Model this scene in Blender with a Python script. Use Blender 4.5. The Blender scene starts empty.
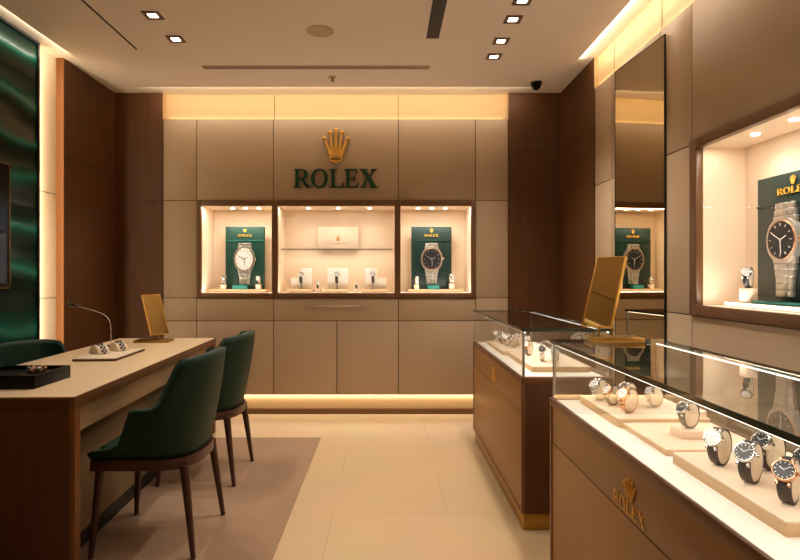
import bpy, bmesh, math, random
from mathutils import Vector, Matrix
random.seed(7)
S = bpy.context.scene
COL = S.collection
R = math.radians

# ---------------------------------------------------------------- materials
def srgb(r, g, b):
    f = lambda c: (c/255/12.92) if c/255 <= .04045 else ((c/255+.055)/1.055)**2.4
    return (f(r), f(g), f(b), 1)

def mat(name, col, rough=.5, metal=0, noise=0, nscale=(8, 8, 8), bump=0, emit=None, estr=0, coat=0, spec=.5, sheen=0):
    m = bpy.data.materials.new(name); m.use_nodes = True
    nt = m.node_tree; b = nt.nodes['Principled BSDF']
    b.inputs['Base Color'].default_value = col
    b.inputs['Roughness'].default_value = rough
    b.inputs['Metallic'].default_value = metal
    b.inputs['Specular IOR Level'].default_value = spec
    b.inputs['Coat Weight'].default_value = coat
    b.inputs['Sheen Weight'].default_value = sheen
    if emit:
        b.inputs['Emission Color'].default_value = emit
        b.inputs['Emission Strength'].default_value = estr
    if noise or bump:
        tc = nt.nodes.new('ShaderNodeTexCoord'); mp = nt.nodes.new('ShaderNodeMapping')
        mp.inputs['Scale'].default_value = nscale
        nz = nt.nodes.new('ShaderNodeTexNoise'); nz.inputs['Scale'].default_value = 1
        nz.inputs['Detail'].default_value = 6
        nt.links.new(tc.outputs['Object'], mp.inputs[0]); nt.links.new(mp.outputs[0], nz.inputs['Vector'])
        if noise:
            mx = nt.nodes.new('ShaderNodeMix'); mx.data_type = 'RGBA'
            lo = [c*(1-noise) for c in col[:3]]+[1]; hi = [min(1, c*(1+noise)) for c in col[:3]]+[1]
            mx.inputs[6].default_value = lo; mx.inputs[7].default_value = hi
            nt.links.new(nz.outputs['Fac'], mx.inputs[0]); nt.links.new(mx.outputs[2], b.inputs['Base Color'])
        if bump:
            bp = nt.nodes.new('ShaderNodeBump'); bp.inputs['Strength'].default_value = bump
            bp.inputs['Distance'].default_value = .002
            nt.links.new(nz.outputs['Fac'], bp.inputs['Height']); nt.links.new(bp.outputs[0], b.inputs['Normal'])
    return m

def glass_mat(name, tint, ior, refl=1.0):
    m = bpy.data.materials.new(name); m.use_nodes = True
    nt = m.node_tree; nt.nodes.clear()
    o = nt.nodes.new('ShaderNodeOutputMaterial'); mx = nt.nodes.new('ShaderNodeMixShader')
    t = nt.nodes.new('ShaderNodeBsdfTransparent'); t.inputs[0].default_value = tint
    g = nt.nodes.new('ShaderNodeBsdfGlossy'); g.inputs['Roughness'].default_value = .0
    f = nt.nodes.new('ShaderNodeFresnel'); f.inputs[0].default_value = ior
    gm = nt.nodes.new('ShaderNodeNewGeometry')
    inv = nt.nodes.new('ShaderNodeMath'); inv.operation = 'SUBTRACT'; inv.inputs[0].default_value = 1
    ml = nt.nodes.new('ShaderNodeMath'); ml.operation = 'MULTIPLY'
    mr = nt.nodes.new('ShaderNodeMath'); mr.operation = 'MULTIPLY'; mr.inputs[1].default_value = refl
    nt.links.new(gm.outputs['Backfacing'], inv.inputs[1])
    nt.links.new(inv.outputs[0], ml.inputs[0]); nt.links.new(f.outputs[0], ml.inputs[1])
    nt.links.new(ml.outputs[0], mr.inputs[0])
    nt.links.new(mr.outputs[0], mx.inputs[0]); nt.links.new(t.outputs[0], mx.inputs[1]); nt.links.new(g.outputs[0], mx.inputs[2])
    nt.links.new(mx.outputs[0], o.inputs[0])
    return m

def floor_mat():
    m = mat('floor_stone', srgb(186, 164, 130), .3)
    nt = m.node_tree; b = nt.nodes['Principled BSDF']
    tc = nt.nodes.new('ShaderNodeTexCoord'); mp = nt.nodes.new('ShaderNodeMapping')
    mp.inputs['Location'].default_value = (.28, -2.93+6*.6, 0)
    br = nt.nodes.new('ShaderNodeTexBrick')
    br.offset = .5; br.inputs['Scale'].default_value = 1; br.inputs['Brick Width'].default_value = 1.2
    br.inputs['Row Height'].default_value = .6; br.inputs['Mortar Size'].default_value = .0022
    br.inputs['Mortar Smooth'].default_value = .2
    br.inputs['Color1'].default_value = srgb(212, 182, 140); br.inputs['Color2'].default_value = srgb(209, 178, 136)
    br.inputs['Mortar'].default_value = srgb(182, 152, 112)
    nz = nt.nodes.new('ShaderNodeTexNoise'); nz.inputs['Scale'].default_value = 2.3; nz.inputs['Detail'].default_value = 8
    mx = nt.nodes.new('ShaderNodeMix'); mx.data_type = 'RGBA'; mx.blend_type = 'MULTIPLY'; mx.inputs[0].default_value = .22
    nt.links.new(tc.outputs['Object'], mp.inputs[0]); nt.links.new(mp.outputs[0], br.inputs['Vector'])
    nt.links.new(tc.outputs['Object'], nz.inputs['Vector'])
    nt.links.new(br.outputs['Color'], mx.inputs[6]); nt.links.new(nz.outputs['Color'], mx.inputs[7])
    nt.links.new(mx.outputs[2], b.inputs['Base Color'])
    return m

def marble_mat():
    m = mat('green_onyx', (0.004, .03, .018, 1), .22)
    nt = m.node_tree; b = nt.nodes['Principled BSDF']; b.inputs['Coat Weight'].default_value = .0; b.inputs['Specular IOR Level'].default_value = .14
    b.inputs['Coat Roughness'].default_value = .04
    tc = nt.nodes.new('ShaderNodeTexCoord'); mp = nt.nodes.new('ShaderNodeMapping')
    mp.inputs['Rotation'].default_value = (R(-9), 0, 0); mp.inputs['Scale'].default_value = (1, .6, 1.0)
    wv = nt.nodes.new('ShaderNodeTexWave'); wv.wave_type = 'BANDS'; wv.bands_direction = 'Z'
    wv.inputs['Scale'].default_value = 1.05; wv.inputs['Distortion'].default_value = 6; wv.inputs['Detail'].default_value = 1.2
    wv.inputs['Detail Scale'].default_value = 1.3
    cr = nt.nodes.new('ShaderNodeValToRGB'); e = cr.color_ramp.elements
    e[0].position = 0; e[0].color = (.0, .008, .005, 1); e[1].position = 1; e[1].color = (.012, .15, .105, 1)
    for ps, cl in ((.45, (.001, .016, .010, 1)), (.8, (.002, .042, .026, 1)), (.94, (.004, .07, .048, 1))):
        x = e.new(ps); x.color = cl
    bp = nt.nodes.new('ShaderNodeBump'); bp.inputs['Strength'].default_value = .35; bp.inputs['Distance'].default_value = .05
    nt.links.new(tc.outputs['Object'], mp.inputs[0]); nt.links.new(mp.outputs[0], wv.inputs['Vector'])
    nt.links.new(wv.outputs['Fac'], cr.inputs[0]); nt.links.new(cr.outputs[0], b.inputs['Base Color'])
    nt.links.new(wv.outputs['Fac'], bp.inputs['Height']); nt.links.new(bp.outputs[0], b.inputs['Normal'])
    return m

WARM = (1, .78, .52, 1)
M = dict(
    panel=mat('beige_wall_panel', srgb(176, 151, 122), .42, noise=.05, nscale=(2, 2, 2)),
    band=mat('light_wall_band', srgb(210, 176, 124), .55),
    joint=mat('panel_joint', srgb(70, 52, 36), .8),
    wood=mat('dark_walnut', srgb(86, 51, 22), .5, spec=.3, noise=.35, nscale=(30, 30, 2.2)),
    woodmid=mat('frame_walnut', srgb(108, 72, 38), .4, noise=.2, nscale=(30, 30, 3)),
    edgewood=mat('light_walnut_edge', srgb(126, 78, 34), .4, noise=.15, nscale=(20, 20, 3)),
    caseedge=mat('red_walnut_edge', srgb(116, 72, 40), .38, noise=.15, nscale=(3, 20, 20)),
    ceiling=mat('ceiling_paint', srgb(234, 220, 206), .9),
    cove=mat('cove_paint', srgb(240, 226, 205), .9),
    cream=mat('cream_wall', srgb(232, 214, 184), .6),
    lining=mat('niche_lining', srgb(234, 210, 180), .6),
    white=mat('white_deck', srgb(245, 240, 228), .5),
    tray=mat('cream_tray', srgb(232, 206, 178), .6),
    trayedge=mat('tan_tray_edge', srgb(214, 176, 132), .6),
    gold=mat('brushed_gold', srgb(230, 178, 84), .36, .75),
    goldpaint=mat('gold_print', srgb(236, 182, 72), .4, .1),
    brass=mat('antique_brass', srgb(176, 138, 72), .3, 1),
    goldmir=mat('gold_tinted_mirror', srgb(232, 202, 132), .03, 1),
    mirror=mat('bronze_mirror', srgb(205, 190, 160), .01, 1),
    steel=mat('polished_steel', srgb(215, 212, 206), .18, 1),
    darksteel=mat('dark_steel', srgb(120, 118, 114), .25, 1),
    satin=mat('satin_steel', srgb(214, 208, 198), .3, .85),
    rose=mat('rose_gold', srgb(226, 172, 136), .25, 1),
    black=mat('black_frame', srgb(16, 14, 12), .35),
    box=mat('black_lacquer', srgb(10, 9, 8), .4, spec=.2),
    leather=mat('black_strap_leather', srgb(30, 28, 28), .5, bump=.3, nscale=(400, 400, 400)),
    dialb=mat('black_dial', srgb(30, 31, 34), .4),
    dialw=mat('white_dial', srgb(222, 218, 210), .3),
    cushion=mat('watch_cushion', srgb(226, 208, 180), .7),
    green=mat('deep_green_letter', srgb(12, 62, 40), .35),
    board=mat('green_board', srgb(8, 60, 46), .45),
    boarddark=mat('dark_green_board', srgb(14, 44, 40), .4),
    teal=mat('teal_cloth', srgb(14, 104, 94), .6),
    chair=mat('dark_green_leather', srgb(14, 44, 30), .55, bump=.15, nscale=(300, 300, 300), spec=.3),
    leg=mat('dark_chair_wood', srgb(66, 36, 24), .35, noise=.2, nscale=(30, 30, 4)),
    desktop=mat('cream_desk_top', srgb(222, 196, 158), .4),
    deskpanel=mat('desk_beige_panel', srgb(178, 148, 112), .5),
    modesty_shaded=mat('modesty_panel_shaded', srgb(122, 100, 68), .6),  # shade of the recess under the desk top put into the panel colour
    casepanel=mat('case_bronze_panel', srgb(152, 108, 58), .42),
    rug=mat('brown_rug', srgb(152, 122, 96), .95, noise=.22, nscale=(3, 3, 3)),
    glass=glass_mat('clear_glass', (.975, .985, .98, 1), 1.5, 1.9),
    glasstop=glass_mat('counter_top_glass', (.95, .97, .955, 1), 1.5, 1.3),
    nicheglass=glass_mat('niche_glass', (.99, .99, .985, 1), 1.3, .5),
    glassedge=mat('dark_green_glass_edge', srgb(52, 70, 60), .2, coat=.5),
    metaledge=mat('pane_edge', srgb(150, 146, 140), .3, .8),
    led=mat('led_strip', (1, 1, 1, 1), emit=(1, .9, .76, 1), estr=5),
    lamp=mat('downlight_glow', (1, 1, 1, 1), emit=(1, .9, .75, 1), estr=12),
    spot=mat('spotlight_glow', (1, 1, 1, 1), emit=(1, .92, .78, 1), estr=8),
    trimring=mat('lamp_trim', srgb(120, 92, 72), .5),
    grille=mat('diffuser_grey', srgb(160, 138, 118), .6),
    speaker=mat('speaker_cloth', srgb(196, 172, 148), .9),
    screen=mat('screen_glass', srgb(4, 4, 5), .3, spec=.15),
    screenpic=mat('screen_picture', srgb(20, 22, 28), .4, spec=.15, emit=srgb(120, 118, 125), estr=.10),
    screenpic2=mat('screen_picture_dark', srgb(14, 16, 22), .4, spec=.15, emit=srgb(60, 70, 90), estr=.12),
    floor=floor_mat(), onyx=marble_mat(),
)
MATS = list(M.keys())

# ---------------------------------------------------------------- mesh tools
class MB:
    def __init__(s): s.v = []; s.f = []; s.m = []; s.sm = []; s.mats = []
    def mi(s, name):
        if name not in s.mats: s.mats.append(name)
        return s.mats.index(name)
    def add(s, vs, fs, m, smooth=False, mx=None):
        o = len(s.v); k = s.mi(m)
        for v in vs:
            v = Vector(v)
            s.v.append(mx @ v if mx else v)
        for f in fs:
            s.f.append([i+o for i in f]); s.m.append(k); s.sm.append(smooth)
        return s
    def box(s, x0, x1, y0, y1, z0, z1, m, bev=0, mx=None):
        if x0 > x1: x0, x1 = x1, x0
        if y0 > y1: y0, y1 = y1, y0
        if z0 > z1: z0, z1 = z1, z0
        if bev <= 0:
            vs = [(x, y, z) for z in (z0, z1) for y in (y0, y1) for x in (x0, x1)]
            fs = [(0, 2, 3, 1), (4, 5, 7, 6), (0, 1, 5, 4), (2, 6, 7, 3), (0, 4, 6, 2), (1, 3, 7, 5)]
            return s.add(vs, fs, m, False, mx)
        bm = bmesh.new(); bmesh.ops.create_cube(bm, size=1)
        for v in bm.verts:
            v.co = Vector(((x0+x1)/2+v.co.x*(x1-x0), (y0+y1)/2+v.co.y*(y1-y0), (z0+z1)/2+v.co.z*(z1-z0)))
        bev = min(bev, .45*min(x1-x0, y1-y0, z1-z0))
        bmesh.ops.bevel(bm, geom=bm.edges[:], offset=bev, segments=2, affect='EDGES', profile=.5)
        s.bm(bm, m, True, mx); bm.free(); return s
    def bm(s, bm, m, smooth=False, mx=None):
        bm.verts.index_update()
        s.add([v.co.copy() for v in bm.verts], [[v.index for v in f.verts] for f in bm.faces], m, smooth, mx)
    def cyl(s, p0, p1, r0, r1, m, n=24, smooth=True, caps=True, mx=None):
        p0 = Vector(p0); p1 = Vector(p1); d = (p1-p0).normalized()
        a = d.orthogonal().normalized(); b = d.cross(a)
        vs = []
        for p, r in ((p0, r0), (p1, r1)):
            for i in range(n):
                t = 2*math.pi*i/n; vs.append(p+a*math.cos(t)*r+b*math.sin(t)*r)
        fs = [(i, (i+1) % n, n+(i+1) % n, n+i) for i in range(n)]
        s.add(vs, fs, m, smooth, mx)
        if caps: s.add(vs, [list(range(n))[::-1], list(range(n, 2*n))], m, False, mx)
        return s
    def tube(s, pts, r, m, n=10, closed=False, mx=None):
        pts = [Vector(p) for p in pts]; k = len(pts); vs = []; prev = None
        for i, p in enumerate(pts):
            if closed: d = (pts[(i+1) % k]-pts[i-1]).normalized()
            else: d = (pts[min(i+1, k-1)]-pts[max(i-1, 0)]).normalized()
            a = d.orthogonal().normalized() if prev is None else (prev-d*prev.dot(d)).normalized()
            prev = a; b = d.cross(a)
            rr = r[i] if isinstance(r, (list, tuple)) else r
            for j in range(n):
                t = 2*math.pi*j/n; vs.append(p+a*math.cos(t)*rr+b*math.sin(t)*rr)
        fs = []
        for i in range(k if closed else k-1):
            for j in range(n):
                i2 = (i+1) % k
                fs.append((i*n+j, i*n+(j+1) % n, i2*n+(j+1) % n, i2*n+j))
        if not closed: fs += [list(range(n))[::-1], list(range((k-1)*n, k*n))]
        return s.add(vs, fs, m, True, mx)
    def sphere(s, c, rx, ry, rz, m, mx=None, seg=16):
        bm = bmesh.new(); bmesh.ops.create_uvsphere(bm, u_segments=seg, v_segments=seg//2+2, radius=1)
        for v in bm.verts: v.co = Vector((c[0]+v.co.x*rx, c[1]+v.co.y*ry, c[2]+v.co.z*rz))
        s.bm(bm, m, True, mx); bm.free(); return s
    def prism(s, poly, y0, y1, m, mx=None, smooth=False):      # poly in (x, z), extruded along y
        n = len(poly)
        vs = [(p[0], y0, p[1]) for p in poly]+[(p[0], y1, p[1]) for p in poly]
        fs = [list(range(n)), list(range(n, 2*n))[::-1]]+[(i, n+i, n+(i+1) % n, (i+1) % n) for i in range(n)]
        return s.add(vs, fs, m, smooth, mx)
    def mesh(s, name):
        me = bpy.data.meshes.new(name)
        me.from_pydata([tuple(v) for v in s.v], [], s.f)
        for k in s.mats: me.materials.append(M[k])
        me.polygons.foreach_set('material_index', s.m)
        me.polygons.foreach_set('use_smooth', s.sm)
        bm = bmesh.new(); bm.from_mesh(me); bmesh.ops.recalc_face_normals(bm, faces=bm.faces[:]); bm.to_mesh(me); bm.free()
        me.update()
        return me
    def obj(s, name, parent=None, wnorm=False):
        o = bpy.data.objects.new(name, s.mesh(name)); COL.objects.link(o)
        if parent: o.parent = parent
        return o

def fix(o):
    """origin of a world-built mesh: move it to the bottom centre of its bounds"""
    me = o.data; xs = [v.co for v in me.vertices]
    c = Vector(((min(v.x for v in xs)+max(v.x for v in xs))/2, (min(v.y for v in xs)+max(v.y for v in xs))/2, min(v.z for v in xs)))
    me.transform(Matrix.Translation(-c)); o.location = c
    return o
def struct(o): o['kind'] = 'structure'; return o
def tag(o, label, cat, group=None):
    o['label'] = label; o['category'] = cat
    if group: o['group'] = group
    return o
def thing(name, label, cat, loc=(0, 0, 0), rz=0, group=None):
    o = bpy.data.objects.new(name, None); COL.objects.link(o)
    o.location = loc; o.rotation_euler = (0, 0, rz); o.empty_display_size = .05
    return tag(o, label, cat, group)
def dup(root, loc, rz, label, group=None, scale=None):
    def cp(o, par):
        c = o.copy(); COL.objects.link(c); c.parent = par
        for ch in kids.get(o.name, []): cp(ch, c)
        return c
    kids = {}
    for o in COL.objects:
        if o.parent: kids.setdefault(o.parent.name, []).append(o)
    r = cp(root, None); r.location = loc; r.rotation_euler = (0, 0, rz)
    r['label'] = label
    if group: r['group'] = group
    if scale: r.scale = (scale,)*3
    return r

# ---------------------------------------------------------------- camera
F = 560.0
cam = bpy.data.cameras.new('camera'); co = bpy.data.objects.new('camera', cam); COL.objects.link(co)
co.location = (0, 0, 1.25); co.rotation_euler = (R(90), 0, 0)
cam.sensor_width = 36; cam.lens = 36*F/800; cam.shift_x = 14/800; cam.shift_y = -5/800; cam.clip_start = .02
S.camera = co
def at(px, py, Y): return Vector(((px-386)*Y/F, Y, 1.25-(py-275)*Y/F))

# ---------------------------------------------------------------- dimensions
YB, XR, XL = 5.0, 1.56, -2.42
ZC, ZR = 2.84, 2.875            # ceiling, raised cove roof
ZP = 2.64                       # top of the panels
NX0, NX1, NZ0, NZ1 = -1.69, .80, 1.045, 1.915
RY0, RY1 = 1.0, 2.855

# floor, ceiling, walls
struct(MB().box(-2.7, 1.95, -1.6, 5.6, -.1, 0, 'floor').obj('floor'))
c = MB()
c.box(-2.21-.06, 1.42, -1.4, 4.736, ZC, ZC+.03, 'ceiling')
c.box(-2.7, 1.95, -1.6, 5.6, ZR, ZR+.1, 'cove')
struct(c.obj('ceiling'))

w = MB()      # back wall: recessed plate with a hole for the niches, panels in front, dark wood strips
YP = 5.05
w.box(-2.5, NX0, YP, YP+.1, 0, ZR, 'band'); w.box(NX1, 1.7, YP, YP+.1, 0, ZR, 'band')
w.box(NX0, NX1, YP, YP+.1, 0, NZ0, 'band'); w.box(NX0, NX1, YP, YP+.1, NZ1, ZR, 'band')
xs = [-1.99, -1.69, -1.005, .11, .80, 1.09]
G = .003
def wp(x0, x1, z0, z1): w.box(x0+G, x1-G, YB, YB+.02, z0+G, z1-G, 'panel', .0015)
w.box(-1.99, NX0, YB+.008, YP-.025, .18, ZP, 'joint'); w.box(NX1, 1.09, YB+.008, YP-.025, .18, ZP, 'joint')
w.box(NX0, NX1, YB+.008, YP-.025, .18, NZ0, 'joint'); w.box(NX0, NX1, YB+.008, YP-.025, NZ1, ZP, 'joint')
for i in range(5):
    x0, x1 = xs[i], xs[i+1]
    if i in (0, 4):
        for z0, z1 in ((.18, .84), (.84, 1.045), (1.045, 1.915), (1.915, ZP)): wp(x0, x1, z0, z1)
    else:
        wp(x0, x1, 1.915, ZP)
wp(-1.69, -1.005, .84, NZ0); wp(-1.005, .11, .84, NZ0); wp(.11, .80, .84, NZ0)
for x0, x1 in ((-1.69, -1.005), (-1.005, -.44), (-.44, .11), (.11, .80)): wp(x0, x1, .18, .84)
for x in (-1.005, .11): w.box(x-.002, x+.002, YP-.002, YP, ZP, ZR, 'joint')
for x0, x1, zz in ((-2.47, -1.992, (0, 1.91, ZR)), (1.092, 1.62, (0, 1.30, 2.366, ZR))):
    for a, b in zip(zz[:-1], zz[1:]):
        w.box(x0, x1, YB-.005, YP, a+.0015, b-.0015, 'wood')
    w.box(x0, x1, YB+.0, YP, 0, ZR, 'wood')
w.box(-1.992, -1.9905, YB, YP, ZP, ZR, 'band'); w.box(1.0905, 1.092, YB, YP, ZP, ZR, 'band')
struct(w.obj('wall_back'))
struct(MB().box(-1.985, 1.085, 5.03, 5.049, 0, .05, 'woodmid', .002).obj('baseboard_back'))

w = MB()      # right wall
w.box(1.578, 1.72, -1.6, RY0, 0, ZR, 'band'); w.box(1.578, 1.72, RY1, 5.2, 0, ZR, 'band')
w.box(1.578, 1.72, RY0, RY1, 0, 1.045, 'band'); w.box(1.578, 1.72, RY0, RY1, 1.935, ZR, 'band')
def rp(y0, y1, z0, z1): w.box(XR, XR+.008, y0+G, y1-G, z0+G, z1-G, 'panel', .0015)
for a in ((.0, -1.6, RY0),):
    pass
w.box(XR+.006, XR+.016, -1.6, RY0, .18, ZP, 'joint'); w.box(XR+.006, XR+.016, RY1, 4.18, .18, ZP, 'joint')
w.box(XR+.006, XR+.016, RY0, RY1, .18, 1.045, 'joint'); w.box(XR+.006, XR+.016, RY0, RY1, 1.935, ZP, 'joint')
for y0, y1 in ((-1.6, -.3), (-.3, RY0), (RY1, 3.18), (3.18, 3.87), (3.87, 4.18)):
    for z0, z1 in ((.18, 1.045), (1.045, 1.915), (1.915, ZP)): rp(y0, y1, z0, z1)
rp(RY0, RY1, 1.935, ZP); rp(RY0, RY1, .18, 1.045)
for y in (1.0, 2.855, 3.2, 3.87): w.box(1.576, 1.578, y-.002, y+.002, ZP, ZR, 'joint')
for a, b in ((0, 1.30), (1.30, 1.955), (1.955, 2.36), (2.36, ZR)):
    w.box(XR-.005, 1.62, 4.182, YB-.006, a+.0015, b-.0015, 'wood')
w.box(XR, 1.62, 4.182, YB-.006, 0, ZR, 'wood')
w.box(XR-.004, 1.578, 4.1805, 4.182, ZP, ZR, 'band')
struct(w.obj('wall_right'))

w = MB()      # left wall
w.box(-2.6, -2.47, -1.6, 5.2, 0, ZR, 'cream')
for z in (.35, 1.08, 1.85): w.box(-2.4705, -2.4685, 3.8, 4.2, z, z+.004, 'joint')
for a, b in ((0, 1.10), (1.10, 2.15), (2.15, ZR)):
    w.box(-2.47, -2.415, 4.2, YB-.006, a+.0015, b-.0015, 'wood')
w.box(-2.47, -2.42, 4.2, YB-.006, 0, ZR, 'wood')
w.box(-2.47, -2.413, 4.192, 4.2, 0, ZR, 'edgewood')
struct(w.obj('wall_left'))
struct(MB().box(-2.7, 1.95, -1.6, -1.5, 0, ZR, 'panel').obj('wall_front'))

# green onyx feature panel
t = thing('feature_panel', 'tall glossy dark green wavy stone panel in a thin black frame on the left wall', 'wall panel', (-2.47, 2.4, .08))
b = MB().box(-.0, .05, -1.5, 1.482, 0, 2.77, 'onyx'); b.obj('stone_slab', t)
b = MB(); b.box(0, .062, 1.482, 1.497, -.01, 2.785, 'black'); b.box(0, .062, -1.515, 1.497, 2.77, 2.785, 'black'); b.box(0, .062, -1.515, -1.5, -.01, 2.785, 'black')
b.obj('frame', t)

# TV
t = thing('wall_screen', 'black flat screen with thin gold frame hanging on the green stone panel', 'screen', (-2.418, 2.86, 1.17))
b = MB().box(0, .03, -.69, .69, 0, .78, 'black', .003); b.obj('housing', t)
b = MB()
for a in ((-.694, -.690, -.004, .784), (.690, .694, -.004, .784)): b.box(.0, .034, a[0], a[1], a[2], a[3], 'brass')
b.box(0, .034, -.694, .694, -.004, .0, 'brass'); b.box(0, .034, -.694, .694, .780, .784, 'brass'); b.obj('bezel', t)
b = MB().box(.03, .032, -.68, .68, .01, .77, 'screen'); b.box(.032, .0325, -.68, .66, .03, .34, 'screenpic'); b.box(.032, .0325, -.68, .66, .36, .50, 'screenpic2'); b.obj('display', t)

# wall mirror (slightly angled on the right wall)
t = thing('wall_mirror', 'tall narrow bronze mirror with thin dark frame on the right wall', 'mirror', (1.557, 3.115, .19))
t.rotation_euler = (0, 0, R(4.0))
L_ = .58; H = 2.40
b = MB().box(-.007, -.0, .0042, L_-.0042, .0042, H-.0042, 'mirror'); b.obj('mirror_pane', t)
b = MB()
for a in ((0, .004, 0, H), (L_-.004, L_, 0, H), (0, L_, 0, .004), (0, L_, H-.004, H)): b.box(-.009, 0, a[0], a[1], a[2], a[3], 'black')
b.obj('frame', t)

# ---------------------------------------------------------------- ceiling fittings
def ceil_light(x, y, label, energy=28, first=[None], seen=True):
    if first[0] is None:
        t = thing('ceiling_downlight', label, 'ceiling light', (x, y, ZC), 0, 'square recessed downlights')
        b = MB(); s_, q = .052, .028
        b.box(-s_, s_, -s_, -q, -.006, 0, 'trimring'); b.box(-s_, s_, q, s_, -.006, 0, 'trimring')
        b.box(-s_, -q, -q, q, -.006, 0, 'trimring'); b.box(q, s_, -q, q, -.006, 0, 'trimring'); b.obj('trim_frame', t)
        MB().box(-.027, .027, -.027, .027, -.003, 0, 'lamp', .001).obj('lamp_face', t)
        first[0] = t
    else: t = dup(first[0], (x, y, ZC), 0, label)
    l = bpy.data.lights.new('downlight', 'SPOT'); l.energy = energy; l.color = (1, .89, .77); l.spot_size = R(105); l.spot_blend = .7; l.shadow_soft_size = .035
    o = bpy.data.objects.new('downlight_beam', l); COL.objects.link(o); o.location = (x, y, ZC-.02)
    return t
DL = [(-1.425, 3.425, 'square ceiling downlight of the left pair, the one nearer the camera'),
      (-1.415, 3.77, 'square ceiling downlight of the left pair, the one nearer the back wall'),
      (.79, 3.24, 'square ceiling downlight cut by the top edge, nearest of the right row'),
      (.789, 3.48, 'square ceiling downlight second nearest in the right row'),
      (.78, 3.80, 'square ceiling downlight third from the front of the right row'),
      (.784, 4.07, 'square ceiling downlight farthest back in the right row')]
for x, y, l in DL: ceil_light(x, y, l)
def spot(name, loc, energy, size=105, tgt=None, r=.035, col=(1, .89, .77), blend=.7):
    l = bpy.data.lights.new(name, 'SPOT'); l.energy = energy; l.color = col; l.spot_size = R(size); l.spot_blend = blend; l.shadow_soft_size = r
    o = bpy.data.objects.new(name, l); COL.objects.link(o); o.location = loc
    if tgt: o.rotation_euler = (Vector(tgt)-Vector(loc)).to_track_quat('-Z', 'Y').to_euler()
    return o
def area(name, loc, sx, sy, energy, d, col=(1, .80, .56), spread=180):
    l = bpy.data.lights.new(name, 'AREA'); l.shape = 'RECTANGLE'; l.size = sx; l.size_y = sy; l.energy = energy; l.color = col; l.spread = R(spread)
    o = bpy.data.objects.new(name, l); COL.objects.link(o); o.location = loc
    z = -Vector(d).normalized(); k = max(range(3), key=lambda i: abs(z[i]))
    ya = Vector((0, 0, 1)) if k == 1 else Vector((0, 1, 0))
    ya = (ya-z*ya.dot(z)).normalized(); xa = ya.cross(z)
    o.rotation_euler = Matrix((xa, ya, z)).transposed().to_euler(); return o
# the same square downlights carry on over the near half of the room
for x, y, e in ((-1.42, 1.9, 5), (-1.42, .6, .8), (.79, 2.1, 14), (.79, .9, 12), (-.3, 2.9, 32), (-.1, 1.6, 7), (-.3, -.6, 5)):
    spot('downlight_beam', (x, y, ZC-.02), e, 95)

# slot lines, vent, diffuser, speaker, sprinkler, camera
tag(fix(MB().box(-1.762, -1.75, 1.2, 3.94, ZC-.003, ZC, 'black').obj('slot_light_track')), 'thin black linear slot in the ceiling at upper left', 'ceiling track')
t = thing('air_vent', 'black linear vent with three pale blades in the ceiling', 'vent', (.312, 2.6, ZC))
b = MB().box(-.042, .042, -1.2, 1.16, -.003, 0, 'black'); b.obj('backing', t)
for k in range(3): MB().box(-.0225+k*.022, -.0205+k*.022, -1.2, 1.155, -.0045, -.003, 'trimring').obj('blade', t)
t = thing('linear_diffuser', 'long pale grey slot diffuser in the ceiling by the back wall', 'vent', (-.535, 4.285, ZC))
MB().box(-.87, .87, -.035, .035, -.004, 0, 'speaker', .001).obj('frame', t)
for k in (-1, 1): MB().box(-.86, .86, k*.014-.008, k*.014+.008, -.007, -.004, 'grille').obj('slot', t)
t = thing('ceiling_speaker', 'round flat beige speaker in the ceiling', 'speaker', (-.43, 3.65, ZC))
MB().cyl((0, 0, -.004), (0, 0, 0), .088, .09, 'speaker', 40).obj('rim', t)
MB().cyl((0, 0, -.006), (0, 0, -.004), .08, .082, 'speaker', 40).obj('grille', t)
t = thing('fire_sprinkler', 'tiny sprinkler head in the ceiling near the back wall', 'sprinkler', (-.43, 4.5, ZC))
MB().cyl((0, 0, -.006), (0, 0, 0), .03, .035, 'speaker', 20).obj('escutcheon', t)
b = MB().cyl((0, 0, -.03), (0, 0, -.006), .006, .008, 'darksteel', 10); b.cyl((0, 0, -.033), (0, 0, -.03), .016, .016, 'darksteel', 14); b.obj('nozzle', t)
t = thing('security_camera', 'small black dome camera under the ceiling near the dark wood corner', 'camera', (1.24, 4.62, ZC))
MB().cyl((0, 0, -.02), (0, 0, 0), .045, .045, 'black', 24).obj('mount', t)
MB().sphere((0, 0, -.03), .036, .036, .036, 'screen').obj('dome', t)

# cove / panel lights (LED tape on the top edge of the panels, and under them)
LC = (1, .86, .69)
area('led_back_top', (-.45, 5.037, ZP+.012), 3.0, .012, .5, (0, 0, 1), LC)
area('led_right_top', (1.569, 1.5, ZP+.012), .008, 5.3, .8, (0, 0, 1), LC)
area('led_back_cove', (-.425, 4.75, ZC+.018), 3.3, .02, 5.2, (0, 1, -.25), LC)
area('led_right_cove', (1.43, 1.4, ZC+.018), .02, 5.6, 9, (1, 0, -.25), LC)
area('led_left_cove', (-2.28, 1.6, ZC+.018), .02, 5.0, 6, (-1, 0, -.25), LC)
area('led_back_low', (-.45, 5.035, .172), 3.0, .015, 2.5, (0, .1, -1), LC)
area('led_left_side', (-2.445, 3.945, 1.42), .02, 2.7, 5.5, (-.15, 1, 0), (1, .80, .54))

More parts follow.
